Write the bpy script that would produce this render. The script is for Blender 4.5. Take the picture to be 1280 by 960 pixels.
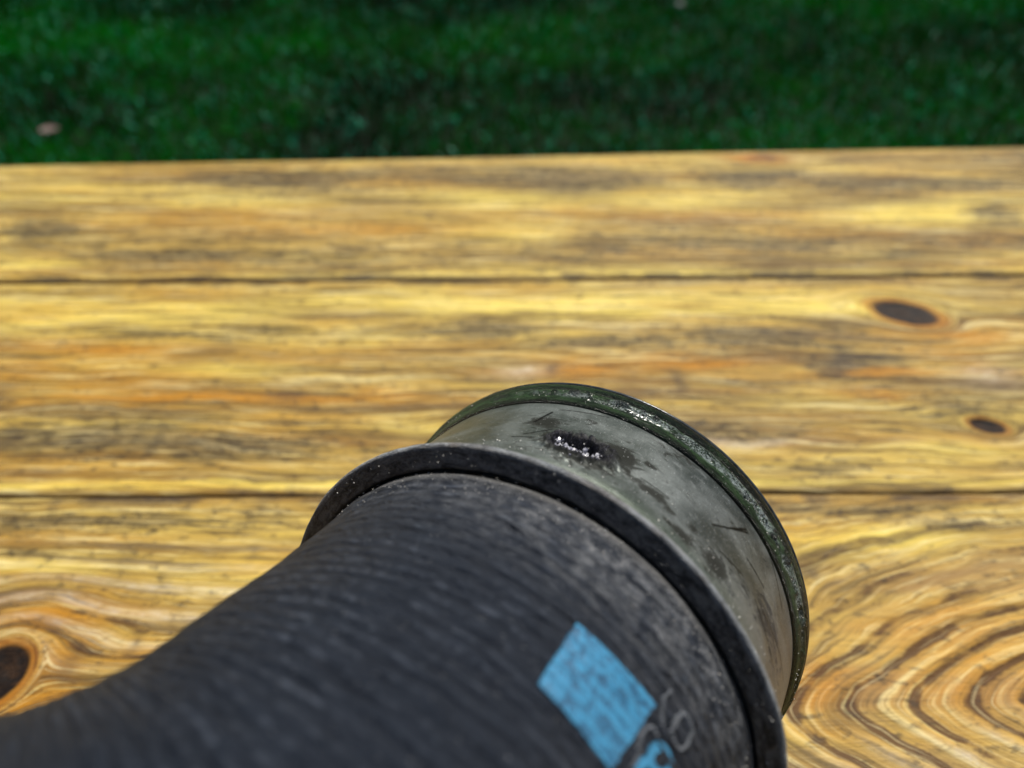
import bpy, math, random
import numpy as np
random.seed(7); RNG = np.random.default_rng(7)
SC = bpy.context.scene
for o in list(bpy.data.objects): bpy.data.objects.remove(o)
COL = SC.collection
MM = 0.001                                   # everything below is written in millimetres

# ------------------------------------------------------------------ camera
cd = bpy.data.cameras.new('camera'); cam = bpy.data.objects.new('camera', cd); COL.objects.link(cam)
cam.location = (0, 0, 160 * MM); cam.rotation_euler = (math.radians(90 - 43.2), 0, 0)
cd.sensor_width = 36; cd.lens = 36 * 920 / 1280
cd.clip_start = 0.001; cd.clip_end = 50
cd.dof.use_dof = True; cd.dof.focus_distance = 0.120; cd.dof.aperture_fstop = 12.0; cd.dof.aperture_blades = 0
SC.camera = cam

# ------------------------------------------------------------------ sky, sun, exposure
EL, AZ = 56.0, 24.0                          # sun elevation; azimuth from +Y towards +X
w = bpy.data.worlds.new('World'); SC.world = w; w.use_nodes = True
sky = w.node_tree.nodes.new('ShaderNodeTexSky'); sky.sky_type = 'NISHITA'; sky.sun_disc = False
sky.sun_elevation = math.radians(EL); sky.sun_rotation = math.radians(AZ)
sky.dust_density = 2.0; sky.air_density = 1.0
bg = w.node_tree.nodes['Background']; bg.inputs['Strength'].default_value = 0.055
w.node_tree.links.new(sky.outputs[0], bg.inputs[0])
sl = bpy.data.lights.new('sun', 'SUN'); sl.energy = 3.6; sl.angle = math.radians(4); sl.color = (1, .95, .86)
sun = bpy.data.objects.new('sun', sl); COL.objects.link(sun)
sun.rotation_euler = (math.radians(90 - EL), 0, math.radians(180 - AZ))
SC.view_settings.view_transform = 'Standard'; SC.view_settings.look = 'None'
SC.view_settings.exposure = 0.30; SC.view_settings.gamma = 1

# ------------------------------------------------------------------ helpers
def mesh_np(name, V, F, mat, parent=None, smooth=True, attrs=None, matrix_origin=None):
    """V (n,3) mm, F (m,k) indices; attrs {name: array (n,) or (n,3)}"""
    V = np.asarray(V, float) * MM; F = np.asarray(F, np.int32)
    if matrix_origin is not None: V = V - np.asarray(matrix_origin) * MM
    me = bpy.data.meshes.new(name); k = F.shape[1]
    me.vertices.add(len(V)); me.vertices.foreach_set('co', V.ravel())
    me.loops.add(F.size); me.loops.foreach_set('vertex_index', F.ravel())
    me.polygons.add(len(F)); me.polygons.foreach_set('loop_start', np.arange(0, F.size, k, dtype=np.int32))
    me.update(calc_edges=True)
    me.polygons.foreach_set('use_smooth', [smooth] * len(F))
    for an, av in (attrs or {}).items():
        av = np.asarray(av, float)
        a = me.attributes.new(an, 'FLOAT' if av.ndim == 1 else 'FLOAT_VECTOR', 'POINT')
        a.data.foreach_set('value' if av.ndim == 1 else 'vector', av.ravel())
    me.validate(); me.materials.append(mat)
    o = bpy.data.objects.new(name, me); COL.objects.link(o)
    if parent: o.parent = parent
    return o

def tag(o, label=None, cat=None, group=None, kind=None):
    for k, v in (('label', label), ('category', cat), ('group', group), ('kind', kind)):
        if v: o[k] = v
    return o

def grid_faces(nu, nv, wrap_u=False, wrap_v=False):
    u = np.arange(nu if wrap_u else nu - 1); v = np.arange(nv if wrap_v else nv - 1)
    U, Vv = np.meshgrid(u, v, indexing='ij'); U2 = (U + 1) % nu; V2 = (Vv + 1) % nv
    return np.stack([U * nv + Vv, U2 * nv + Vv, U2 * nv + V2, U * nv + V2], -1).reshape(-1, 4)

def hash2(ix, iy, seed):
    h = (ix.astype(np.int64) * 374761393 + iy.astype(np.int64) * 668265263 + seed * 1442695041) & 0x7fffffff
    h = ((h ^ (h >> 13)) * 1274126177) & 0x7fffffff
    return ((h ^ (h >> 16)) & 0xffff) / 65535.0
def vnoise(x, y, seed=0):
    ix = np.floor(x); iy = np.floor(y); fx = x - ix; fy = y - iy
    fx = fx * fx * (3 - 2 * fx); fy = fy * fy * (3 - 2 * fy)
    a = hash2(ix, iy, seed); b = hash2(ix + 1, iy, seed); c = hash2(ix, iy + 1, seed); d = hash2(ix + 1, iy + 1, seed)
    return (a * (1 - fx) + b * fx) * (1 - fy) + (c * (1 - fx) + d * fx) * fy
def fbm(x, y, seed=0, oct=4):
    s = 0; a = .5; n = 0
    for i in range(oct):
        s = s + a * vnoise(x, y, seed + i * 17); n += a; x = x * 2.03 + 5.1; y = y * 2.03 + 1.7; a *= .5
    return s / n                              # 0..1

class NT:
    """tiny node-graph builder"""
    def __init__(s, name):
        s.m = bpy.data.materials.new(name); s.m.use_nodes = True; s.t = s.m.node_tree
        s.b = s.t.nodes['Principled BSDF']
    def n(s, ty, **kw):
        nd = s.t.nodes.new(ty)
        for k, v in kw.items(): setattr(nd, k, v)
        return nd
    def put(s, sock, v):
        if isinstance(v, bpy.types.NodeSocket): s.t.links.new(v, sock)
        elif v is not None:
            if isinstance(v, (tuple, list)) and len(v) == 3 and sock.type == 'RGBA': v = (*v, 1)
            sock.default_value = v
    def attr(s, name, out='Fac'):
        return s.n('ShaderNodeAttribute', attribute_name=name).outputs[out]
    def math(s, op, a, b=None, clamp=False):
        nd = s.n('ShaderNodeMath', operation=op, use_clamp=clamp); s.put(nd.inputs[0], a)
        if b is not None: s.put(nd.inputs[1], b)
        return nd.outputs[0]
    def mul(s, a, b): return s.math('MULTIPLY', a, b)
    def add(s, a, b): return s.math('ADD', a, b)
    def ss(s, v, lo, hi, a=0., b=1.):
        nd = s.n('ShaderNodeMapRange', interpolation_type='SMOOTHSTEP'); s.put(nd.inputs[0], v)
        for i, q in zip((1, 2, 3, 4), (lo, hi, a, b)): s.put(nd.inputs[i], q)
        return nd.outputs[0]
    def vec(s, v, scale=(1, 1, 1), loc=(0, 0, 0)):
        nd = s.n('ShaderNodeMapping'); s.put(nd.inputs[0], v); nd.inputs['Scale'].default_value = scale; nd.inputs['Location'].default_value = loc
        return nd.outputs[0]
    def noise(s, v, scale, detail=3, rough=.55, dist=0.):
        nd = s.n('ShaderNodeTexNoise'); s.put(nd.inputs['Vector'], v); nd.inputs['Scale'].default_value = scale
        nd.inputs['Detail'].default_value = detail; nd.inputs['Roughness'].default_value = rough; nd.inputs['Distortion'].default_value = dist
        return nd.outputs[0]
    def voro(s, v, scale, out='Distance', feature='F1'):
        nd = s.n('ShaderNodeTexVoronoi', feature=feature); s.put(nd.inputs['Vector'], v); nd.inputs['Scale'].default_value = scale
        return nd.outputs[out]
    def mix(s, fac, a, b, mode='MIX'):
        nd = s.n('ShaderNodeMix', data_type='RGBA', blend_type=mode); s.put(nd.inputs[0], fac); s.put(nd.inputs[6], a); s.put(nd.inputs[7], b)
        return nd.outputs[2]
    def bump(s, h, dist, strength=1., normal=None):
        nd = s.n('ShaderNodeBump'); s.put(nd.inputs['Height'], h); nd.inputs['Distance'].default_value = dist
        nd.inputs['Strength'].default_value = strength
        if normal: s.put(nd.inputs['Normal'], normal)
        return nd.outputs[0]
    def out(s, color=None, rough=None, metal=None, normal=None, spec=None, coat=None, coatr=None):
        for k, v in (('Base Color', color), ('Roughness', rough), ('Metallic', metal), ('Normal', normal),
                     ('Specular IOR Level', spec), ('Coat Weight', coat), ('Coat Roughness', coatr)):
            if v is not None: s.put(s.b.inputs[k], v)
        return s.m

# ------------------------------------------------------------------ materials
def mat_wood():
    g = NT('weathered_pine')
    geo = g.n('ShaderNodeTexCoord').outputs['Object']; at = g.attr('pl', 'Vector')
    sh = g.n('ShaderNodeVectorMath', operation='ADD'); g.put(sh.inputs[0], geo); g.put(sh.inputs[1], at); p = sh.outputs[0]
    ph = g.attr('ph'); orn = g.attr('orn'); gry = g.attr('gry'); yel = g.attr('yel'); drk = g.attr('drk'); kn = g.attr('kn'); lwk = g.attr('lwk')
    # streaks run along the plank (x)
    q = g.attr('gc', 'Vector')                   # (x, ring count): streaks follow the grain
    s1 = g.noise(g.vec(q, (8, .95, 1)), 1, 6, .66, .25)
    s2 = g.noise(g.vec(q, (20, 2.9, 1)), 1, 5, .68, .2)
    s3 = g.noise(g.vec(q, (34, 7.5, 1), (3, 1, 0)), 1, 4, .65, .1)
    fib = g.noise(g.vec(p, (60, 2200, 1)), 1, 3, .6)
    blot = g.noise(g.vec(p, (45, 120, 1)), 1, 7, .72, .8)
    fine = g.noise(g.vec(p, (210, 420, 1)), 1, 4, .7, .3)
    # growth rings from the phase attribute: soft early wood, narrow dark late wood
    sn = g.math('SINE', g.mul(g.add(ph, g.mul(s2, .25)), 6.2832))
    lw = g.math('POWER', g.add(g.mul(sn, .5), .5), 3.4)
    lw = g.mul(lw, lwk)
    c = g.mix(g.ss(s1, .38, .60), (.25, .15, .040), (.60, .39, .085)); c = g.mix(g.mul(g.attr('fig'), .6), c, (.56, .36, .13))
    c = g.mix(g.mul(yel, g.ss(s2, .2, .6, .45, .95)), c, (.95, .71, .15))
    c = g.mix(g.mul(g.math('MINIMUM', orn, 1.), g.ss(g.add(s1, g.mul(s2, .6)), .55, .95, .5, 1.)), c, (.58, .25, .010))
    c = g.mix(g.mul(g.ss(s2, .54, .66), .65), c, (.86, .68, .28)); c = g.mix(g.mul(g.ss(s2, .48, .36), .55), c, (.17, .115, .045))
    c = g.mix(g.mul(g.ss(g.add(lw, g.mul(g.math('SUBTRACT', fine, .5), .9)), .18, .80), .85), c, (.13, .060, .020))
    gm = g.ss(g.add(g.add(g.mul(gry, .42), g.mul(blot, .70)), g.mul(s3, .50)), .77, .98, 0., .68)
    c = g.mix(g.mul(g.ss(s3, .56, .70), g.math('SUBTRACT', .75, g.mul(g.attr('fig'), .45))), c, (.11, .066, .020)); c = g.mix(g.mul(g.ss(s3, .44, .32), .5), c, (.95, .76, .30)); gs = g.mix(g.ss(g.add(g.mul(s3, .6), g.mul(fine, .5)), .42, .66), (.29, .21, .085), (.055, .038, .016)); c = g.mix(gm, c, gs); c = g.mix(g.mul(g.ss(orn, .62, 1.), g.ss(s2, .3, .6, .3, .75)), c, (.58, .28, .02)); c = g.mix(g.ss(orn, 1.02, 1.4), c, g.mix(g.ss(s2, .4, .6), (.62, .20, .005), (.14, .045, .006)))
    fm = g.ss(g.add(fine, g.mul(gry, .10)), .56, .72, 0., .55)
    c = g.mix(fm, c, (.07, .05, .028)); s4 = g.noise(g.vec(q, (55, 19, 1), (1, 7, 0)), 1, 3, .6); c = g.mix(g.mul(g.ss(s4, .56, .68), g.math('SUBTRACT', .5, g.mul(g.attr('fig'), .3))), c, (.13, .085, .03)); c = g.mix(g.mul(g.ss(s4, .42, .32), .4), c, (.98, .80, .38))
    c = g.mix(g.mul(g.ss(fib, .5, .7), .35), c, (.26, .17, .06))
    pale = g.attr('pale'); c = g.mix(g.mul(pale, g.ss(fine, .3, .6, 1., .4)), c, (.80, .69, .48))
    c = g.mix(g.mul(drk, g.ss(fine, .25, .6, 1., .55)), c, (.050, .040, .042))
    ko = g.mul(g.ss(kn, .25, .62, 0., .75), g.ss(g.add(s2, g.mul(fine, .5)), .5, .9, .35, 1.)); c = g.mix(ko, c, (.46, .17, .008))
    kd = g.ss(kn, .60, .80); kc = g.mix(g.ss(fine, .4, .65), (.022, .010, .003), (.085, .042, .014)); c = g.mix(kd, c, kc)
    h = g.add(g.add(g.mul(fib, .5), g.mul(s2, 1.)), g.mul(fine, .6))
    gm_ = g.n('ShaderNodeGamma'); g.put(gm_.inputs[0], c); gm_.inputs[1].default_value = 1.32; c = g.mix(1., gm_.outputs[0], (1.01, 1.15, 1.70), 'MULTIPLY')
    r = g.ss(s2, .3, .7, .72, .56)
    return g.out(c, r, 0., g.bump(h, .0006, .7), .25)

def mat_hose():
    g = NT('hose_rubber'); t = g.attr('tc', 'Vector'); dust = g.attr('dust'); edge = g.attr('edge')
    # cloth-wrap marks: stretched round the hose
    k1 = g.noise(g.vec(t, (.62, .16, 1)), 1, 4, .62, .5)
    sep = g.n('ShaderNodeSeparateXYZ'); g.put(sep.inputs[0], t)
    wv = g.math('SINE', g.add(g.mul(sep.outputs[0], 3.0), g.mul(g.noise(g.vec(t, (.14, .08, 1)), 1, 2), 7.)))
    fl = g.noise(g.vec(t, (.75, .34, 1)), 1, 2, .5); fine = g.noise(t, 9, 4, .7); mid = g.noise(g.vec(t, (.5, .3, 1)), 1, 5, .7)
    c = g.mix(k1, (.0022, .004, .009), (.012, .020, .036))
    rb = g.mul(g.ss(wv, -.2, 1.), g.ss(g.noise(g.vec(t, (.35, .42, 1)), 1, 4, .7), .42, .68)); c = g.mix(g.mul(rb, g.ss(g.noise(g.vec(t, (.05, .06, 1), (2, 8, 0)), 1, 2), .4, .62, .15, .85)), c, (.070, .085, .115)); c = g.mix(g.ss(fl, .66, .80, 0., .5), c, (.10, .125, .16)); c = g.mix(g.ss(g.noise(g.vec(t, (.8, .35, 1), (9, 3, 0)), 1, 3, .6), .68, .80, 0., .4), c, (.14, .13, .14))  # rib crests coloured paler, their highlights painted in
    dm = g.mul(dust, g.ss(g.add(g.mul(mid, .6), g.mul(fine, .5)), .48, .70))
    c = g.mix(g.mul(dm, .85), c, (.22, .228, .24))
    c = g.mix(g.mul(edge, g.ss(fine, .35, .6, .3, .8)), c, (.24, .235, .225))
    sp = g.voro(t, 1.0); c = g.mix(g.ss(sp, .10, .03), c, (.30, .31, .32))
    h = g.add(g.add(g.mul(wv, .22), g.mul(k1, 2.6)), g.add(g.mul(fine, .20), g.mul(fl, 1.6)))
    return g.out(c, g.ss(fine, .3, .7, .50, .70), 0., g.bump(h, .0012, .8), .4)

def mat_collar():
    g = NT('black_collar'); t = g.attr('tc', 'Vector'); wear = g.attr('wear'); face = g.attr('face')
    a = g.noise(g.vec(t, (1.1, .42, 1)), 1, 5, .7, .6); fine = g.noise(t, 3.2, 5, .75); str_ = g.noise(g.vec(t, (6, .25, 1)), 1, 3)
    c = g.mix(g.ss(a, .35, .65), (.030, .026, .025), (.21, .185, .165))
    c = g.mix(g.ss(g.add(fine, g.mul(a, .3)), .64, .80, 0., .6), c, (.30, .27, .23)); c = g.mix(g.ss(fine, .45, .33, 0., .7), c, (.01, .009, .009))
    wear_hl = g.mul(wear, g.ss(g.add(g.mul(fine, .8), g.mul(a, .5)), .45, .75, .35, 1.))
    c = g.mix(wear_hl, c, (.50, .54, .57))  # worn edge, with a bright highlight line painted into its colour
    sp = g.voro(t, 2.2); c = g.mix(g.ss(sp, .09, .03), c, (.30, .25, .16))
    return g.out(c, g.ss(fine, .3, .7, .50, .68), g.mul(wear_hl, .5), g.bump(g.add(fine, g.mul(a, 2.)), .0006, .8), .3)

def mat_sleeve():
    g = NT('brushed_sleeve'); t = g.attr('tc', 'Vector'); gr = g.attr('grime'); gn = g.attr('green'); cr = g.attr('crater'); ln = g.attr('scr')
    big = g.noise(g.vec(t, (.12, .07, 1)), 1, 4, .6, .5); br = g.noise(g.vec(t, (.9, 7, 1)), 1, 3, .6); br2 = g.noise(g.vec(t, (6, .25, 1)), 1, 4, .6)
    fine = g.noise(t, 4.5, 5, .75); st = g.noise(g.vec(t, (.55, .28, 1)), 1, 5, .68, 1.2)
    c = g.mix(g.ss(big, .35, .65), (.050, .060, .056), (.20, .22, .215)); lo = g.noise(g.vec(t, (.9, .5, 1), (4, 4, 0)), 1, 6, .75, .8); c = g.mix(g.ss(lo, .52, .70, 0., .6), c, (.035, .04, .035)); c = g.mix(g.ss(lo, .46, .34, 0., .5), c, (.33, .35, .345))
    c = g.mix(g.mul(g.ss(br2, .45, .7), .35), c, (.12, .13, .12)); c = g.mix(g.mul(g.ss(br, .5, .7), .2), c, (.42, .43, .43))
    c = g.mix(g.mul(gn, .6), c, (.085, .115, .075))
    sm = g.math('MAXIMUM', g.ss(g.add(st, g.mul(gr, .30)), .58, .74, 0., .85), g.ss(g.add(gr, g.mul(fine, .7)), .85, 1.25, 0., .9)); c = g.mix(sm, c, (.016, .016, .013))
    c = g.mix(g.mul(g.ss(fine, .57, .68), .75), c, (.02, .022, .018)); c = g.mix(g.mul(g.attr('refl_tint'), .7), c, (.12, .105, .118)); ws = g.voro(t, 1.7); c = g.mix(g.ss(ws, .12, .05), c, (.75, .77, .78))  # flank tint paints the wood's reflection into the sleeve colour
    c = g.mix(ln, c, (.008, .008, .007))
    c = g.mix(g.ss(cr, .2, .8), c, g.mix(g.ss(fine, .5, .7), (.012, .012, .014), (.10, .10, .13)))
    m = g.math('SUBTRACT', .55, g.add(g.mul(g.math('MAXIMUM', sm, cr), .55), g.mul(g.attr('refl_tint'), .38)), True)
    r = g.add(g.add(g.ss(big, .3, .7, .26, .38), g.mul(fine, .14)), g.mul(sm, .12))
    return g.out(c, r, m, g.bump(g.add(g.add(g.mul(br2, .5), g.mul(fine, .6)), g.mul(br, .3)), .00012, .6), g.math('SUBTRACT', .5, g.mul(g.math('MAXIMUM', g.math('MAXIMUM', sm, cr), ln), .48), True))

def mat_seal():
    g = NT('green_oiled_seal'); t = g.attr('tc', 'Vector'); pit = g.attr('pit')
    a = g.noise(g.vec(t, (1.2, .18, 1)), 1, 4, .6, .6); f = g.noise(g.vec(t, (2.2, 1.1, 1)), 1, 5, .8); f2 = g.noise(g.vec(t, (5, 2.2, 1)), 1, 4, .75)
    c = g.mix(g.ss(a, .38, .62), (.008, .026, .004), (.045, .105, .030))
    gl = g.noise(g.vec(t, (4.5, 2.5, 1), (2, 2, 0)), 1, 4, .8); c = g.mix(g.mul(g.ss(pit, .2, .8), g.ss(g.add(gl, g.mul(a, .5)), .68, .78, 0., .95)), c, (.46, .53, .51))  # glitter of the shiny pitted band painted in as pale colour
    c = g.mix(g.ss(g.add(f2, g.mul(pit, .05)), .56, .63, 0., .97), c, (.003, .004, .003))
    bk = g.attr('blk'); c = g.mix(g.mul(bk, g.ss(f, .40, .6, 1., .75)), c, (.006, .008, .007))
    h = g.add(g.add(g.mul(f2, 1.), g.mul(gl, 1.2)), g.mul(f, 1.4))
    return g.out(c, g.math('SUBTRACT', g.ss(f, .4, .7, .38, .55), g.mul(g.math('MAXIMUM', pit, bk), .24)), 0., g.bump(h, .0007, .8), .45, g.mul(pit, .5), .12)

def plain(name, col, rough, col2=None, sc=2000., metal=0., bump=.0001):
    g = NT(name); p = g.n('ShaderNodeTexCoord').outputs['Object']; n_ = g.noise(p, sc, 4, .65)
    return g.out(g.mix(g.ss(n_, .35, .65), col, col2 or tuple(v * .6 for v in col)), rough, metal, g.bump(n_, bump, .5))

def mat_print(wear=.85):
    g = NT('blue_print'); t = g.attr('tc', 'Vector')
    a = g.noise(g.vec(t, (.62, .62, 1)), 1, 3, .6, .3); f = g.noise(g.vec(t, (1.9, 1.3, 1)), 1, 3, .7)
    sp = g.n('ShaderNodeSeparateXYZ'); g.put(sp.inputs[0], t); row = g.ss(g.math('SINE', g.mul(sp.outputs[0], 4.2)), -.3, .5)
    gly = g.ss(g.noise(g.vec(t, (1.7, 3.4, 1), (5, 5, 0)), 1, 2, .5), .48, .56)
    m = g.math('MAXIMUM', g.ss(g.add(g.mul(a, .75), g.mul(f, .40)), .52, .68, 0., wear), g.mul(g.mul(row, gly), wear))
    c = g.mix(m, (.050, .25, .44), (.028, .085, .16))
    return g.out(c, .5, 0., g.bump(g.add(a, f), .0003, .4), .4)

def mat_turf():
    g = NT('green_turf_fibre'); v = g.attr('vr'); v2 = g.attr('vb')
    c = g.mix(v, (.0002, .012, .0001), (.002, .21, .002)); c = g.mix(g.mul(g.ss(v2, .75, .9), .5), c, (.001, .085, .012)); c = g.mix(g.ss(v2, .945, .96), c, (.04, .62, .34))  # a few random blades coloured bright teal as painted glints
    return g.out(c, g.math('SUBTRACT', .75, g.mul(g.ss(v2, .93, .97), .35)), 0., None, g.ss(v2, .94, .97, .0, .35))

WOOD = mat_wood(); HOSE = mat_hose(); COLLAR = mat_collar(); SLEEVE = mat_sleeve(); SEAL = mat_seal(); PRINT = mat_print(); PRINT2 = mat_print(.2); TURF = mat_turf()
GROUND = plain('dark_turf_backing', (.004, .018, .005), .9, (.002, .008, .003), 60.)
RIM = plain('black_rim', (.012, .016, .018), .22, (.05, .06, .065), 500., 0., .0002)
CRUMB = plain('crystal_crumb', (.80, .80, .85), .14, (.16, .16, .22), 1500.)
SAND = plain('pale_dust', (.85, .84, .80), .35, (.6, .57, .5), 3000.)
LEAF = plain('dry_leaf', (.26, .17, .15), .6, (.14, .09, .08), 120.)
STONE = plain('grey_pebble', (.34, .36, .36), .4, (.2, .21, .21), 90.)
INNER = plain('hose_lining', (.015, .015, .016), .5, (.03, .03, .03), 300.)
EMB = plain('moulded_rubber', (.17, .185, .21), .42, (.08, .09, .10), 800.)

# ------------------------------------------------------------------ ground and turf, 350 mm below the table top
GZ = -350.
gx = np.linspace(-6000, 6000, 61); X, Y = np.meshgrid(gx, gx + 3000, indexing='ij')
Z = GZ - 14 + 5 * (fbm(X / 500, Y / 500, 3) - .5)
tag(mesh_np('ground', np.stack([X, Y, Z], -1).reshape(-1, 3), grid_faces(61, 61), GROUND), kind='structure')
def turf():
    V = []; F = []; vr = []; vb = []
    N = 330000
    # density follows the part of the lawn in view, thinner outside it
    x = RNG.uniform(-1500, 1500, N); y = RNG.uniform(450, 2300, N)
    keep = np.abs(x) < 350 + y * .62; x = x[keep]; y = y[keep]; N = len(x)
    clump = fbm(x / 26, y / 26, 11); hgt = 9 + 9 * RNG.random(N) + 4 * clump
    a = RNG.uniform(0, 2 * np.pi, N); lean = RNG.uniform(.15, 1.1, N); wd = RNG.uniform(1.0, 1.8, N)
    dx, dy = np.cos(a), np.sin(a); b = a + RNG.uniform(1.1, 2., N); wx, wy = np.cos(b) * wd / 2, np.sin(b) * wd / 2
    z0 = np.full(N, GZ - 12.)
    P = []
    for q, k in ((0, 1.), (.6, .95), (1., .3)):
        cx = x + dx * lean * hgt * q ** 2 * .9; cy = y + dy * lean * hgt * q ** 2 * .9; cz = z0 + hgt * (q - .28 * lean * q ** 3)
        P += [np.stack([cx - wx * k, cy - wy * k, cz], -1), np.stack([cx + wx * k, cy + wy * k, cz], -1)]
    V = np.stack(P, 1).reshape(-1, 3); i = np.arange(N)[:, None] * 6
    F = np.concatenate([i + np.array([[0, 1, 3, 2]]), i + np.array([[2, 3, 5, 4]])], 0)
    pt = np.clip(1.9 * (fbm(x / 260, y / 260, 5) - .5) + .26 + RNG.uniform(-.3, .5, N), 0, 1)
    return V, F, {'vr': np.repeat(pt, 6), 'vb': np.repeat(RNG.random(N), 6)}
V, F, at = turf()
tag(mesh_np('artificial_turf', V, F, TURF, attrs=at), 'dark green artificial turf of short fibres beyond the far table edge', 'artificial turf', kind='stuff')

# ------------------------------------------------------------------ table planks
BL = "G -97 304 43 8.9 .6;G 28 304 43 8.9 .6;Y -6 286 31 10.3 .7;O -127 274 51 6.5 .5;G -193 263 16 7.4 .9;O -52 263 66 5.6 .5;Y 0 259 26 8.5 .5;Y 175 276 30 9.2 .9;G 171 299 46 7.3 .7;Y 73 291 42 8.4 .6;O 77 273 47 3.9 .6;G 73 251 70 8.1 .6;G -121 243 47 5.6 .5;G 201 276 17 9.2 .8;Y -196 293 35 8.5 .4;Y -117 286 42 5.5 .4;G 104 304 22 10.4 .6;Y -184 237 18 2.7 .7;Y -139 209 63 7.0 1;Y 2 213 72 6.7 1;Y 104 214 43 6.7 .9;G -107 196 41 3.0 .6;G -8 197 22 4.4 .8;G 32 191 41 3.8 .7;D -97 187 8 3.7 .5;O -130 185 40 6.5 .6;O -92 164 65 2.5 1;O -129 171 31 6.7 .7;O -158 177 16 11.6 .6;Y -90 176 23 3.8 .6;D -71 165 5 2.5 .8;O -21 189 16 3.3 .4;O 22 177 16 5.0 .9;O 60 181 29 2.4 .9;K 3 176 8 2.7 .9;D 12 177 2 3.1 .8;D 51 172 2 4.5 .7;G 84 195 27 7.7 .7;G 110 181 16 8.7 .7;D 106 177 4 4.6 .6;O 143 185 16 7.3 .5;O 117 165 15 2.5 .9;G 138 161 15 4.9 .7;G -128 149 36 7.1 .7;D -149 147 5 4.5 .7;G -79 144 35 5.6 .8;G 49 149 36 3.9 .8;K 67 145 16 1.3 .8;Y 125 142 19 4.3 .6;G 90 136 11 2.7 .8;Y -53 130 58 1.4 1;Y -124 129 44 1.1 .6;D -159 165 4 3.6 .6;K 154 174 10 5.7 .6;O 154 192 14 4.2 .7;Y -33 151 21 2.6 .5;G -39 143 14 3.1 .6;G -114 117 47 3.1 .8;G -72 118 21 3.6 .6;G 81 121 43 2.7 .6;Y -68 104 16 4.2 .6;Y -116 104 18 2.3 .6;G -118 107 16 1.4 .6;D -99 104 3 3.3 .35;G 108 117 21 2.6 .5;D 75 101 2 1.4 .9;Y 93 112 25 3.0 .7;O 105 83 17 11.8 .35;D 67 64 5 1.3 .45;O -89 79 11 3.8 .5;O -101 70 12 4.4 .8;Y -87 74 12 2.7 .3;D -90 82 1 2.3 .6;O 67 72 7 10.7 .35;G -86 98 4 4.5 .4;D -67 107 1 3.4 .4;G 120 116 8 2.6 .5"
BL = [e.split() for e in BL.split(';')] + [s_.split() for s_ in ('O 116 326 13 4.5 1.6', 'D 123 326 6 2.4 .6', 'O -104 78 8 12 .7', 'O -110 88 12 4 .6', 'D -101 79 2.2 5 .5', 'D -108 87 8 1.2 .35', 'O -108 64 12 4 .7', 'D 109 181 3.5 4 .75', 'O 118 176 16 2.6 .8', 'D 116 184 9 1.2 .4', 'O 150 180 9 4 .7', 'D 128 143 3 1.3 .5')]
KN = [(139.5, 207.5, 12.0, 7.0, -.22), (142.6, 152.2, 5.6, 3.3, -.2), (-115., 75.5, 6.6, 7.4, 0.), (-260, 40, 9, 6, .1), (-270, 190, 10, 6, .1), (250, 270, 8, 5, .1), (10, -30, 10, 6, 0)]
def gauss(x, y, cx, cy, rx, ry): return np.exp(-(((x - cx) / rx) ** 2 + ((y - cy) / ry) ** 2))
def wood_fields(x, y, seed):
    nx = (fbm(x / 55, y / 16, seed, 4) - .5); n2 = (fbm(x / 16, y / 5, seed + 5, 3) - .5); n3 = fbm(x / 9, y / 4, seed + 9, 3) - .5
    lam = 6.6
    ph = (y + 2.2 * nx * 3 + n2 * 1.6) / lam + .0015 * x
    kn = np.zeros_like(x)
    for cx, cy, rx, ry, sl in KN:
        yy = y - cy - sl * (x - cx); r = np.sqrt(((x - cx) / rx) ** 2 + (yy / ry) ** 2) + .22 * n2
        kn = np.maximum(kn, np.clip(1.35 - .75 * r ** 1.3, 0, 1))
        # fibres flow round the knot like water round a post, and ring it inside
        q2 = ((x - cx) / (rx * 1.25)) ** 2 + (yy / (ry * 1.25)) ** 2; fl_ = 1 / np.maximum(q2, 1.) * np.exp(-np.maximum(q2 - 6, 0) / 14)
        ph = ph - yy / lam * fl_ * .96 + np.where(q2 < 1.3, (1.3 - q2) * 2.2, 0)
    # the big flame figure at the right of the third plank (closed ovals)
    qx = (x - 150) / 84.; qy = (y - 69 - .02 * (x - 110)) / 28.5
    qy = np.where(qy < 0, qy * .86, qy); rr = (np.abs(qx) ** 1.5 + np.abs(qy) ** 1.5) ** (1 / 1.5) ; rr0 = rr
    m = np.clip((1.22 - rr) / .22, 0, 1); m = m * m * (3 - 2 * m)
    if seed == 30:
        q = np.clip((x + 55) / 100, 0, 1); q = q * q * (3 - 2 * q)
        w1 = .20 * (fbm(x / 7, y / 7, 401, 3) - .5) + .55 * (fbm(x / 34, y / 20, 402, 2) - .5)
        up = y - 69 - .02 * (x - 110); qv = np.where(up < 0, -up / 5., np.minimum(up, 24) / 4.3 + np.maximum(up - 24, 0) / 6.8)
        wx = 1 - .75 * np.clip((up - 12) / 38, 0, 1); qh = np.abs(x - 150) / 12.7
        rr1 = (wx * qh ** 1.5 + qv ** 1.5) ** (1 / 1.5) + 8
        m = np.clip((17.2 - rr1) / 2.4, 0, 1) * q; m = m * m * (3 - 2 * m)
        ph = ph * (1 - q) + (rr1 + w1) * q
        lwk = .34 + .22 * np.clip((x - 20) / 40, 0, 1) * np.clip((124 - y) / 8, 0, 1) + .62 * m * np.clip(1.3 - qy, 0, 1)
        # long rings bowing over the knot at the left
        m2 = gauss(x, y, -112, 76, 85, 28); lwk = np.maximum(lwk, .85 * m2)
    else: lwk = .38 + .1 * np.clip(nx * 4, 0, 1)
    lwk = lwk * np.clip(.75 + 1.6 * n3, .25, 1)
    return ph, kn, np.clip(lwk, 0, 1.1), m if seed == 30 else 0 * m
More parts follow.
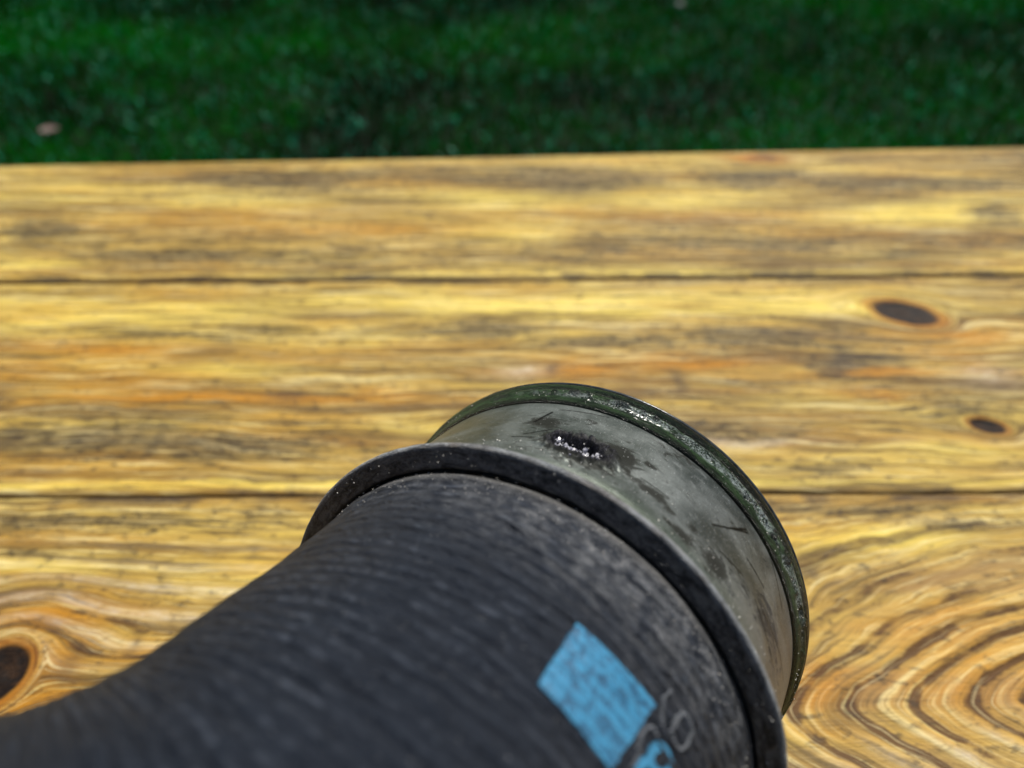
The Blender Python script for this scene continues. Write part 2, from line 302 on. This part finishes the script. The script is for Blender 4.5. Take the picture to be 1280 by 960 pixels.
def joint(ya, sl, x, seed): return ya + sl * x + .7 * (fbm(x / 22, 0 * x + seed * 3.3, 5) - .5) + 1.2 * (fbm(x / 90, 0 * x + seed * 7.7, 6) - .5) + .25 * (fbm(x / 5, 0 * x + ya, 8) - .5)
tbl = bpy.data.objects.new('wooden_table', None); COL.objects.link(tbl); tbl.location = (0, 130 * MM, -22 * MM)
tag(tbl, 'weathered yellow pine table top of wide planks with dark knots, under the black hose', 'table')
#        far edge (y, slope)   near edge (y, slope)  seed dx
PL = [((328.5, .042), (228.4, .0125), 10, 1.8), ((227.6, .0125), (126.5, .006), 20, 1.2), ((125.9, .006), (24.8, .004), 30, 1.15), ((24.2, .004), (-78, .0), 40, 2.5)]
for k, (fa, na, seed, dx) in enumerate(PL):
    xs = np.arange(-420, 420.1, dx); nb = 4
    t = np.concatenate([[0, 0, .0, .006], np.linspace(.012, .988, int(101 / (dx * .56))), [.994, 1, 1, 1]])
    zz = np.zeros(len(t)); zz[[0, -1]] = -22; zz[[1, -2]] = -1.5; zz[[2, -3]] = -.6; zz[[3, -4]] = -.15; zz = zz + (0, 0, .25, -.15)[k] * (zz > -10)
    X, T = np.meshgrid(xs, t, indexing='ij')
    yn = joint(na[0], na[1], X, k + 1); yf = joint(fa[0], fa[1], X, k); Y = yn + (yf - yn) * T
    dedge = np.minimum(Y - yn, yf - Y)
    Y = Y + np.where((T == 0) & (zz[None] > -1), .0, 0.)
    ph, kn, lwk, m = wood_fields(X, Y, seed)
    top = np.clip(dedge / 1.5, 0, 1)
    s = .5 + .5 * np.sin(ph * 2 * np.pi)
    rel = .55 * m * ((.5 + .5 * np.sin((ph - .2) * 2 * np.pi)) ** 2) * top + .10 * s * top * (1 - m) + .22 * (fbm(X / 30, Y / 1.6, seed + 7, 3) - .5) * top
    rel -= .9 * np.clip((kn - .5) * 2.2, 0, 1) * top * (.6 + .8 * fbm(X / 1.5, Y / 1.5, seed, 3))
    Zg = zz[None, :] + rel + .25 * (fbm(X / 80, Y / 30, seed + 8) - .5) * top
    fl = {c: np.zeros_like(X) for c in 'GOYDK'}
    for c, cx, cy, rx, ry, a in BL:
        cx, cy, rx, ry, a = map(float, (cx, cy, rx, ry, a))
        if not (na[0] - 6 < cy < fa[0] + 10): continue
        fl[c] = np.maximum(fl[c], a * gauss(X + 10 * (fbm(X / 30, Y / 6, 71) - .5), Y + 5 * (fbm(X / 14, Y / 5, 72) - .5), cx, cy, rx * 1.1, ry * 1.15))
    # pale crest on the near side of each ring of the flame figure, growing paler towards the near edge
    sc = np.sin((ph - .27) * 2 * np.pi) * .5 + .5
    near = np.clip((70 - Y + .2 * (X - 100)) / 22, 0, 1)
    pale = (sc ** 5) * m * near * np.clip(.55 + 1.6 * (fbm(X / 9, Y / 9, 88) - .3), 0, 1) * 1.1
    pale = np.maximum(pale, .7 * fl['K'])
    if seed == 30:
        pale = np.maximum(pale, .55 * gauss(X, Y, -85, 92, 70, 13) * (sc ** 2)); 
    edge_line = np.exp(-((Y - yn - 3.2) / 1.6) ** 2) * (.55 if k in (0, 1) else 0)
    sep = np.clip(1 - dedge / 1.1, 0, 1); spots = np.clip((fbm(X / 12, Y / 30, 55 + k) - .52) * 7, 0, 1)
    jd = np.exp(-(dedge / (1.3 + 1.9 * spots)) ** 2) * (.45 + .5 * spots) * (0 if k == 0 else 1)
    if k == 0: jd = np.exp(-((Y - yn) / (1.3 + 2.0 * spots)) ** 2) * (.5 + .5 * spots)
    drk = np.clip(np.maximum(np.maximum(fl['D'], jd), (zz[None] < -1) * .9), 0, 1)
    pl = np.stack([0 * X + seed * .037, 0 * X, 0 * X + seed * .1], -1)
    gbase = .75 if k == 0 else .45
    gry = np.clip(fl['G'] + gbase * fbm(X / 60, Y / 12, seed + 4) - .5 * fl['Y'], 0, 1)
    gw = lambda v: v.reshape(-1)
    Vv = np.stack([X, Y, Zg], -1).reshape(-1, 3); Ff = grid_faces(len(xs), len(t))
    # close the underside and the two ends
    n_t = len(t); i0 = np.arange(len(xs) - 1) * n_t
    under = np.stack([i0, i0 + n_t - 1, i0 + 2 * n_t - 1, i0 + n_t], -1)
    Ff = np.concatenate([Ff, under])
    yel = np.clip(fl['Y'] + edge_line + .35 * np.clip((fbm(X / 70, Y / 9, seed + 6) - .45) * 4, 0, 1), 0, 1)
    orn = np.clip(fl['O'] * 1. + .30 * np.clip((fbm(X / 60, Y / 7, seed + 12) - .52) * 5, 0, 1) + .03 * m, 0, 1.6)
    o = mesh_np('plank', Vv, Ff, WOOD, tbl, True, {'ph': gw(ph), 'kn': gw(kn), 'lwk': gw(lwk), 'orn': gw(orn), 'gry': gw(gry), 'yel': gw(yel), 'drk': gw(drk), 'pale': gw(pale), 'fig': gw(m + 0 * X), 'pl': pl.reshape(-1, 3), 'gc': np.stack([X / 1000, ph, 0 * X + seed * .77], -1).reshape(-1, 3)}, (0, 130, -22))

# ------------------------------------------------------------------ the hose end, its axis and its frame
C0 = np.array([12.6, 74.1, 37.9]); NX = np.array([.4604, .8128, -.3569]); NX /= np.linalg.norm(NX)
E1 = np.array([-1., 0, 0]); E1 -= E1.dot(NX) * NX; E1 /= np.linalg.norm(E1); E2 = np.cross(NX, E1)
ORG = (C0[0], C0[1], 0.)
asm = bpy.data.objects.new('rubber_hose', None); COL.objects.link(asm); asm.location = tuple(v * MM for v in ORG)
tag(asm, 'bent black rubber hose with metal sleeve, green seal ring and blue print on the planks', 'hose')
def ring_pt(t, r, phi):
    t, r, phi = np.broadcast_arrays(t, r, phi)
    return C0 + t[..., None] * NX + r[..., None] * (np.cos(phi)[..., None] * E1 + np.sin(phi)[..., None] * E2)
def lathe(name, prof, nphi, mat, fn=None, closed=False, attrs=None, sub=0.):
    """prof: list of (t, r) along the axis; fn(t, r, phi, k) may displace"""
    P = np.array(prof, float)
    if sub:                                    # resample
        Q = [P[0]]
        loop = list(P[1:]) + ([P[0]] if closed else [])
        for q in loop:
            n_ = max(1, int(np.ceil(np.linalg.norm(q - Q[-1]) / sub))); a0 = Q[-1]
            for i in range(1, n_ + 1): Q.append(a0 + (q - a0) * i / n_)
        if closed: Q = Q[:-1]
        P = np.array(Q)
    phi = np.linspace(0, 2 * np.pi, nphi, endpoint=False)
    PH, T = np.meshgrid(phi, P[:, 0], indexing='ij'); _, R = np.meshgrid(phi, P[:, 1], indexing='ij')
    s = np.concatenate([[0], np.cumsum(np.linalg.norm(np.diff(P, axis=0), axis=1))]); S = np.broadcast_to(s, T.shape)
    A = {'tc': np.stack([T, PH * 38., R * 1.], -1)}
    if fn: T, R, extra = fn(T, R, PH); A.update(extra)
    V = ring_pt(T, R, PH).reshape(-1, 3); F = grid_faces(nphi, len(P), True, closed)[:, ::-1]
    return mesh_np(name, V, F, mat, asm, True, {k: (v.reshape(-1, 3) if v.ndim == 3 else v.reshape(-1)) for k, v in A.items()}, ORG)
def round_prof(pts, r=.35, n=3):
    """round the corners of an open profile"""
    out = [pts[0]]
    for a, b, c in zip(pts, pts[1:], pts[2:]):
        a, b, c = map(np.array, (a, b, c)); u = (a - b); v = (c - b); lu, lv = np.linalg.norm(u), np.linalg.norm(v); q = min(r, lu * .45, lv * .45)
        p0 = b + u / lu * q; p1 = b + v / lv * q
        for i in range(n + 1): w_ = i / n; out.append(tuple((1 - w_) ** 2 * p0 + 2 * w_ * (1 - w_) * b + w_ ** 2 * p1))
    out.append(pts[-1]); return out

def PHI_OF(P):                                 # axial t and angle of a world point
    d = np.asarray(P, float) - C0; return d.dot(NX), math.atan2(d.dot(E2), d.dot(E1))

# --- collar (the black flange)
prof = round_prof([(-27.5, 34.0), (-28.6, 36.0), (-29.2, 37.2), (-31.3, 37.45), (-31.6, 37.8), (-31.2, 40.8), (-30.95, 41.1), (-30.5, 41.15), (-30.0, 40.8), (-29.6, 39.6), (-29.2, 38.0), (-28.6, 37.2)], .22, 4)
def fcol(T, R, PH):
    n_ = fbm(PH * 38 / 9, T, 91) - .5; R = R + .35 * n_ + .12 * (fbm(PH * 38 / 1.6, T / 1.2, 92) - .5)
    wear = np.exp(-((T + 30.9) / .38) ** 2) * np.clip((R - 40.2) / .5, 0, 1) * np.clip(1.9 * fbm(PH * 38 / 2.2, T / 1.5, 94) - .25, 0, 1) + .18 * np.clip((T + 31.) / .3, 0, 1) * np.clip((R - 40) / .6, 0, 1)
    wear *= np.clip(.45 + 1.2 * (fbm(PH * 38 / 14, T * 0, 93)), 0, 1)
    return T, R, {'wear': wear, 'face': np.clip((R - 33) / 8, 0, 1)}
lathe('end_collar', prof, 720, COLLAR, fcol, sub=.35)

# --- metal sleeve with a burst, crusted pit near the collar
def hit_sleeve(px, py, r=37.6):
    a = math.radians(43.2); x, y, z = (px - 640) / 920, (480 - py) / 920, -1.
    d = np.array([x, y * math.sin(a) - z * math.cos(a), y * math.cos(a) + z * math.sin(a)]); o = np.array([0, 0, 160.]) - C0
    # infinite cylinder round NX
    dp = d - d.dot(NX) * NX; op = o - o.dot(NX) * NX; A_, B_, C_ = dp.dot(dp), 2 * dp.dot(op), op.dot(op) - r * r
    tt = (-B_ - math.sqrt(max(B_ * B_ - 4 * A_ * C_, 0))) / (2 * A_); return PHI_OF(C0 + o + tt * d)
PT, PP = hit_sleeve(724, 563)
print('pit at t=%.2f phi=%.3f' % (PT, PP))
SCRATCH = [((888, 658), (930, 668), .16), ((905, 662), (928, 664), .18), ((668, 531), (690, 520), .22), ((655, 545), (690, 540), .14), ((640, 548), (668, 549), .12), ((930, 700), (950, 735), .14), ((955, 690), (972, 760), .12), ((940, 750), (962, 830), .12), ((700, 517), (760, 527), .10), ((820, 540), (850, 556), .10), ((800, 600), (835, 625), .1), ((950, 765), (975, 850), .1), ((897, 690), (925, 720), .12)]
SCR = [(hit_sleeve(*a), hit_sleeve(*b), w_) for a, b, w_ in SCRATCH]
GRM = [(hit_sleeve(772, 572), 2.6, 2.7, 1.9), ((PT - .3, PP), 4.0, 6.4, 1.5), (hit_sleeve(845, 575), 2.6, 3.4, .5), (hit_sleeve(815, 618), 1.3, 4., 1.05), (hit_sleeve(850, 668), 1.4, 3., 1.05), (hit_sleeve(810, 585), .5, .8, 1.6), (hit_sleeve(782, 590), .5, .8, 1.6), (hit_sleeve(893, 708), 2.4, 3.4, 1.15), (hit_sleeve(960, 790), 4, 7, .75), (hit_sleeve(680, 531), 2.4, 3, 1.2), (hit_sleeve(865, 662), 1, 1.6, .9), (hit_sleeve(720, 600), 1.5, 9, .6), (hit_sleeve(930, 740), 1.5, 8, .6)]
def wrap(a): return (a + np.pi) % (2 * np.pi) - np.pi
def fsl(T, R, PH):
    # (u along axis, v round the sleeve) from the pit
    v = wrap(PH - PP) * 37.6; u = T - PT; ru = np.abs(v) < 12
    n_ = fbm(v / 1.3 + 40, u / 1.1 + 40, 23, 4) - .5; n2 = fbm(v / .5 + 40, u / .5 + 40, 29, 3) - .5
    d = np.sqrt((v / 3.9) ** 2 + (u / 2.3) ** 2) + .55 * n_
    lip = np.exp(-((d - 1.28) / .33) ** 2); hole = np.clip(1.08 - d, 0, 1)
    R = R + .75 * lip * (1 + 1.2 * n2) - 3.0 * np.clip(hole * 1.5, 0, 1) ** 1.2 + .3 * n2 * np.exp(-(d / 1.7) ** 4)
    R = R + .12 * (fbm(PH * 38 / 20, T / 10, 31) - .5)
    crater = np.clip(np.exp(-(d / 1.5) ** 5) * (.9 + 1.1 * n2) , 0, 1)
    ln = np.zeros_like(T)
    for (a, b, w_) in SCR:
        ax, ay = a[0], a[1] * 37.6; bx, by = b[0], b[1] * 37.6; px, py = T, wrap(PH - a[1]) * 37.6 + ay
        L2 = (bx - ax) ** 2 + (by - ay) ** 2; q = np.clip(((px - ax) * (bx - ax) + (py - ay) * (by - ay)) / L2, 0, 1)
        dd = np.hypot(px - ax - q * (bx - ax), py - ay - q * (by - ay)); ln = np.maximum(ln, np.clip(1.6 - dd / w_ / (.5 + fbm(px * 3, py * 3, 8)), 0, 1))
    gr = np.zeros_like(T)
    for (c, ra, rv, am) in GRM: gr = np.maximum(gr, am * gauss(T, wrap(PH - c[1]) * 37.6, c[0], 0, ra, rv))
    gr = np.maximum(gr, .5 * np.exp(-((T + 26.5) / 1.5) ** 2))
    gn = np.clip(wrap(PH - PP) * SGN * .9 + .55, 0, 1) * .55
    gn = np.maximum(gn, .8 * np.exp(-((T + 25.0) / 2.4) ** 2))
    refl_tint = np.clip(wrap(PH - PP) * -SGN - .75, 0, .8) / .8  # right flank, where the reflection is painted in
    return T, R, {'refl_tint': refl_tint, 'grime': gr, 'green': gn, 'crater': crater, 'scr': ln}
SGN = 1. if wrap(hit_sleeve(600, 530)[1] - PP) > 0 else -1.
PSLV = round_prof([(-31, 37.0), (-27.4, 37.3), (-24.0, 37.8), (-5.2, 38.3), (-4.6, 38.1), (-4.4, 36.4)], .3, 3)
lathe('metal_sleeve', PSLV, 1500, SLEEVE, fsl, sub=.17)

# --- seal ring: three beads and grooves, then the hard black rim behind it
pr = [(-4.45, 36.6), (-4.35, 38.4), (-3.9, 38.95), (-3.3, 39.1), (-2.8, 39.3), (-2.2, 39.85), (-1.75, 39.8), (-1.5, 39.2), (-1.2, 39.25), (-.9, 39.85), (-.2, 40.1), (.35, 40.0), (.6, 39.4), (.6, 37)]
def fseal(T, R, PH):
    p_ = fbm(PH * 38 / 2.2, T / .9, 61, 4); q_ = fbm(PH * 38 / .8, T / .5, 62, 3)
    band = np.exp(-((T + 2.7) / .8) ** 2); zone = np.clip(1.5 - np.abs(wrap(PH - PP + SGN * .45)) / .8, 0, 1); lump = np.clip((fbm(PH * 38 / 1.9, T / 1.2, 66, 3) - .57) * 9, 0, 1) * np.exp(-((T + 2.0) / 1.3) ** 2) * np.clip(.3 + zone, 0, 1)
    R = R + .28 * lump - .4 * np.clip((p_ - .60) * 6, 0, 1) * band * (.3 + zone) + .16 * (q_ - .5) * (band + .3) + .12 * (fbm(PH * 38 / 16, T / 5, 63) - .5)
    blk = np.clip((T + 1.75) / .3, 0, 1) * np.clip(1.85 - 1.6 * fbm(PH * 38 / 7, T * 0, 64), .1, 1) * np.clip(1.7 - np.abs(wrap(PH - PP + SGN * .9)) / .9, 0, 1)
    blk = np.maximum(blk, lump); blk = np.maximum(blk, .9 * np.exp(-((T + 1.5) / .18) ** 2)); blk = np.maximum(blk, np.exp(-((T + 4.3) / .22) ** 2))
    return T, R, {'pit': band * zone * np.clip(2.4 * fbm(PH * 38 / 3.5, T / 2, 69, 3) - .45, 0, 1), 'blk': blk}  # the first mask also places the painted glitter
lathe('seal_ring', round_prof(pr, .22, 2), 1200, SEAL, fseal, sub=.16)
pr = [(.62, 37), (.62, 39.4), (.85, 40.0), (1.25, 40.05), (1.5, 39.5), (1.5, 38), (1.5, 34.6), (-30, 34.6), (-31, 37)]
lathe('end_rim', round_prof(pr, .25, 3), 512, RIM)

# --- hose body: straight at the collar, then bent to the left
S0, KAP, PHB, WR = 31.49, .021493, .13885, 12.17
BD = math.cos(PHB) * E1 + math.sin(PHB) * np.cross(NX, E1)
ds = .5; ss_ = np.arange(0, 150.1, ds); P = C0 - 31.4 * NX; ang = 0; CP_, CD_ = [], []
for s in ss_:
    dr = math.cos(ang) * -NX + math.sin(ang) * BD; CP_.append(P); CD_.append(dr)
    ang = min(ang + KAP * min(max((s - S0) / WR, 0), 1) * ds, 1.6); P = P + ds * dr
CP_ = np.array(CP_); CD_ = np.array(CD_); BN = np.cross(-NX, BD); BN /= np.linalg.norm(BN)
def hose_pt(s, phi, r):
    s, phi, r = np.broadcast_arrays(np.asarray(s, float), phi, r)
    c = np.stack([np.interp(s, ss_, CP_[:, i]) for i in range(3)], -1); d = np.stack([np.interp(s, ss_, CD_[:, i]) for i in range(3)], -1)
    d /= np.linalg.norm(d, axis=-1, keepdims=True); side = np.cross(d, BN)
    return c + r[..., None] * (np.cos(phi)[..., None] * side + np.sin(phi)[..., None] * BN)
def hose_r(s, phi):
    sc = np.maximum(s, 0)
    r = 37.2 - 1.6 * (1 - np.exp(-sc / 13.96))
    r = r + .30 * (fbm(sc / 1.9, phi * 35 / 9, 77, 3) - .5) + .5 * (fbm(sc / 9, phi * 35 / 14, 78, 3) - .5)
    rib = np.sin(s * 3.0 + 3 * fbm(s / 9, phi * 35 / 22, 79, 2)) * np.clip((s - 3) / 6, 0, 1) * np.clip(fbm(s / 12, phi * 35 / 12, 80, 2) * 2.6 - .7, 0, 1)
    r = r + .16 * rib + .15 * np.exp(-((s - .9) / .9) ** 2)
    return r
phi = np.linspace(0, 2 * np.pi, 540, endpoint=False); sv = np.concatenate([[0, 0, .15, .35], np.arange(.7, 20, .35), np.arange(20, 150, .8)])
PH, S = np.meshgrid(phi, sv, indexing='ij'); R = hose_r(S, PH)
R[:, 0] -= 4.5; R[:, 1] -= .7; R[:, 2] -= .25; R[:, 3] -= .08
def hose_hit(px, py):
    """surface (s, phi) under a view direction, used once to lay the printing out"""
    a = math.radians(43.2); x, y, z = (px - 640) / 920, (480 - py) / 920, -1.
    d = np.array([x, y * math.sin(a) - z * math.cos(a), y * math.cos(a) + z * math.sin(a)]); o = np.array([0, 0, 160.])
    for t in np.arange(30, 200, .04):
        q = o + t * d; e = CP_ - q; l = np.linalg.norm(e, axis=1); j = l.argmin()
        if l[j] < 35.6 + 1.6 * math.exp(-ss_[j] / 13.96):
            dd = CD_[j]; side = np.cross(dd, BN); v = q - CP_[j]; return ss_[j] + v.dot(dd), math.atan2(v.dot(BN), v.dot(side))
LAB = [hose_hit(*p) for p in ((720, 779), (820, 881), (762, 964), (671, 855))]
print('label', LAB)
sd = hose_hit(800, 740); 
dust = np.exp(-((S - 4) / 8.) ** 2) * np.exp(-(wrap(PH - sd[1]) / .75) ** 2) + .25 * np.exp(-((S - 3) / 6) ** 2)
edge = np.exp(-((S - .5) / 1.1) ** 2)
hb = mesh_np('hose_body', hose_pt(S, PH, R).reshape(-1, 3), grid_faces(540, len(sv), True)[:, ::-1], HOSE, asm, True,
        {'tc': np.stack([S, PH * 35, 0 * S], -1).reshape(-1, 3), 'dust': dust.reshape(-1), 'edge': edge.reshape(-1)}, ORG)
# lining and cut end
PHl, Sl = np.meshgrid(np.linspace(0, 2 * np.pi, 128, endpoint=False), np.concatenate([np.linspace(0, 149.6, 60), [149.65]]), indexing='ij'); Rl = 30.0 + 0 * Sl; Rl[:, -1] = 35.5
mesh_np('hose_lining', hose_pt(Sl, PHl, Rl).reshape(-1, 3), grid_faces(128, 61, True), INNER, asm, True, None, ORG)

# --- print: blue block and a blue figure, both thin skins of paint on the rubber
def patch(name, fn, nu, nv, mat, lift=.10, thick=.10):
    u, v = np.meshgrid(np.linspace(0, 1, nu), np.linspace(0, 1, nv), indexing='ij'); s, p = fn(u, v)
    r = hose_r(s, p); top = hose_pt(s, p, r + lift); bot = hose_pt(s, p, r - .3)
    V = np.concatenate([top.reshape(-1, 3), bot.reshape(-1, 3)]); F = grid_faces(nu, nv); n_ = nu * nv
    idx = np.arange(n_).reshape(nu, nv); rim = np.concatenate([idx[:, 0], idx[-1, 1:], idx[-2::-1, -1], idx[0, -2:0:-1]])
    W = np.stack([rim, np.roll(rim, -1), np.roll(rim, -1) + n_, rim + n_], -1)
    return mesh_np(name, V, np.concatenate([F, W]), mat, asm, True, {'tc': np.tile(np.stack([s, p * 35, 0 * s], -1).reshape(-1, 3), (2, 1))}, ORG)
def quad(u, v):
    a, b, c, d = [np.array(q) for q in LAB]; f_ = lambda k: (a[k] * (1 - u) + b[k] * u) * (1 - v) + (d[k] * (1 - u) + c[k] * u) * v
    w_ = lambda q: (fbm(u * 9, v * 9, q) - .5)
    ed = np.clip(1 - 12 * np.minimum(np.minimum(u, 1 - u), np.minimum(v, 1 - v)), 0, 1)
    return f_(0) + .35 * w_(3) * ed, f_(1) + .010 * w_(4) * ed
patch('printed_block', quad, 70, 70, PRINT)
def stroke(pts, wd, closed=False, n=None):
    H = np.array([hose_hit(*p) for p in pts]); H[:, 1] *= 35
    if closed: H = np.vstack([H, H[:1]])
    L = np.concatenate([[0], np.cumsum(np.linalg.norm(np.diff(H, axis=0), axis=1))])
    def fn(u, v):
        q = u * L[-1]; s = np.interp(q, L, H[:, 0]); a = np.interp(q, L, H[:, 1]); e = .05
        ts = np.interp(q + e, L, H[:, 0]) - np.interp(q - e, L, H[:, 0]); ta = np.interp(q + e, L, H[:, 1]) - np.interp(q - e, L, H[:, 1]); l = np.hypot(ts, ta) + 1e-9
        return s - ta / l * (v - .5) * wd, (a + ts / l * (v - .5) * wd) / 35
    return fn, L[-1], H
def smooth_loop(c, rx, ry, a, n=20):
    return [(c[0] + rx * math.cos(t) * math.cos(a) - ry * math.sin(t) * math.sin(a), c[1] + rx * math.cos(t) * math.sin(a) + ry * math.sin(t) * math.cos(a)) for t in np.linspace(0, 2 * math.pi, n, endpoint=False)]
fn, L, _ = stroke(smooth_loop((826, 950), 12.5, 18, -.25) , 1.05, True); patch('printed_figure', fn, 90, 7, PRINT2, .07)
fn, L, _ = stroke([(811, 950), (803, 953), (797, 960), (795, 972)], 1.0); patch('printed_figure', fn, 30, 7, PRINT2, .07)
# moulded dotted characters: rows of small raised pips
def pips(name, paths, step=.46, rad=.17):
    V, F = [], []
    for pts, closed in paths:
        _, L, H = stroke(pts, 1, closed); q = np.arange(0, L, step)
        Ls = np.concatenate([[0], np.cumsum(np.linalg.norm(np.diff(H, axis=0), axis=1))])
        for a in q:
            s = np.interp(a, Ls, H[:, 0]); p = np.interp(a, Ls, H[:, 1]) / 35; b0 = len(V)
            r0 = float(hose_r(np.array(s), np.array(p)))
            for ring, (k, hh) in enumerate(((1.25, -.1), (1., .16), (.6, .30), (.01, .34))):
                for j in range(8):
                    t = j * math.pi / 4; V.append(hose_pt(s + rad * k * math.cos(t), p + rad * k * math.sin(t) / 35, r0 + hh))
            for ring in range(3):
                for j in range(8): F.append((b0 + ring * 8 + j, b0 + ring * 8 + (j + 1) % 8, b0 + ring * 8 + 8 + (j + 1) % 8, b0 + ring * 8 + 8 + j))
    return mesh_np(name, np.array(V).reshape(-1, 3), F, EMB, asm, True, None, ORG)
pips('moulded_character', [([(838, 864), (829, 874), (827, 890), (828, 906)], False)])
pips('moulded_character', [([(856, 892), (847, 900), (839, 914), (843, 930), (851, 939), (859, 930), (866, 915), (862, 902)], True), ([(853, 890), (846, 897), (838, 908)], False)])
pips('moulded_character', [([(797, 934), (801, 920), (807, 911), (815, 909), (820, 917), (822, 924)], False), ([(800, 940), (795, 950), (787, 962)], False)])

# --- crusted crumbs in the pit, and dust grains on sleeve, collar and seal
ICO_T = (1 + 5 ** .5) / 2
ICO_V = np.array([(-1, ICO_T, 0), (1, ICO_T, 0), (-1, -ICO_T, 0), (1, -ICO_T, 0), (0, -1, ICO_T), (0, 1, ICO_T), (0, -1, -ICO_T), (0, 1, -ICO_T), (ICO_T, 0, -1), (ICO_T, 0, 1), (-ICO_T, 0, -1), (-ICO_T, 0, 1)]) / 1.9
ICO_F = np.array([(0, 11, 5), (0, 5, 1), (0, 1, 7), (0, 7, 10), (0, 10, 11), (1, 5, 9), (5, 11, 4), (11, 10, 2), (10, 7, 6), (7, 1, 8), (3, 9, 4), (3, 4, 2), (3, 2, 6), (3, 6, 8), (3, 8, 9), (4, 9, 5), (2, 4, 11), (6, 2, 10), (8, 6, 7), (9, 8, 1)])
def grains(name, pts, sizes, mat):
    pts = np.asarray(pts); n_ = len(pts); J = ICO_V[None] * (1 + RNG.uniform(-.35, .35, (n_, 12, 3))) * np.asarray(sizes)[:, None, None] + pts[:, None]
    F = (ICO_F[None] + np.arange(n_)[:, None, None] * 12).reshape(-1, 3)
    return tag(mesh_np(name, J.reshape(-1, 3), F, mat, asm, False, None, ORG), kind='stuff')
pp, sz = [], []
for i in range(300):                           # rim of the pit, thick on the collar side
    a = random.gauss(0, 1) * .95; d = random.gauss(.95, .28)
    u, v = -2.3 * d * math.cos(a), 3.9 * d * math.sin(a)
    pp.append(ring_pt(PT + u, 37.7 + random.uniform(-.75, .45), PP + v / 37.6)); sz.append(random.choice((.07, .09, .12, .16, .22, .30, .44)))
grains('pit_crumbs', pp, sz, CRUMB)
pp, sz = [], []
for i in range(520):
    vis = wrap(PP - SGN * random.uniform(-1.1, 1.9)); tt = random.uniform(-26, -5.5)
    pp.append(ring_pt(tt, 37.85, vis)); sz.append(random.choice((.05, .05, .07, .08, .11, .15)))
for i in range(200): pp.append(ring_pt(random.uniform(-5.6, 0), 39.3 + random.uniform(-.2, .5), PP - SGN * random.uniform(-.9, 2.2))); sz.append(random.choice((.05, .07, .09)))
for i in range(70):
    q = random.random(); pp.append(ring_pt(-31.85, 38.3 + 2.3 * q, PP - SGN * random.uniform(-1.4, 2.))); sz.append(random.choice((.03, .04, .05, .06, .10)))
for i in range(260):
    s = abs(random.gauss(0, 3)) + .4; p = sd[1] + random.gauss(0, .7); pp.append(hose_pt(s, p, float(hose_r(np.array(s), np.array(p))) + .03)); sz.append(random.choice((.05, .07, .09)))
grains('dust_grains', np.array([np.asarray(p).reshape(3) for p in pp]), sz, SAND)

# ------------------------------------------------------------------ litter on the turf
def leaf(loc, L, W, rot, mat, name, label, cat):
    u, v = np.meshgrid(np.linspace(0, 1, 15), np.linspace(-1, 1, 9), indexing='ij'); wd = np.sin(np.pi * u ** .8) ** .8 * W / 2
    x = (u - .5) * L; y = v * wd; z = 5 * np.abs(v) * wd / W + 6 * (u - .5) ** 2 + 1.2 * fbm(u * 6, v * 4, 3)
    c, s = math.cos(rot), math.sin(rot); V = np.stack([x * c - y * s, x * s + y * c, z], -1).reshape(-1, 3)
    F = grid_faces(15, 9); V2 = V - [0, 0, .5]; V = np.concatenate([V, V2]); F = np.concatenate([F, F[:, ::-1] + 135])
    o = mesh_np(name, V, F, mat, None, True); o.location = tuple(q * MM for q in loc); return tag(o, label, cat)
leaf((-730, 1122, GZ + 6), 30, 22, .3, LEAF, 'dry_leaf', 'small pinkish brown dry leaf lying on the turf at the left', 'leaf')
def pebble(loc, r, name, label):
    n_ = ICO_V * r; bm_V = n_ * (1 + RNG.uniform(-.15, .15, (12, 1))) * [1.2, .9, .6]
    o = mesh_np(name, bm_V, ICO_F, STONE, None, True); m = o.modifiers.new('round', 'SUBSURF'); m.levels = m.render_levels = 2
    o.location = tuple(q * MM for q in loc); return tag(o, label, 'pebble')
pebble((373, 1768, GZ + 6), 9, 'pebble', 'small pale grey pebble on the turf near the top edge of the photo')
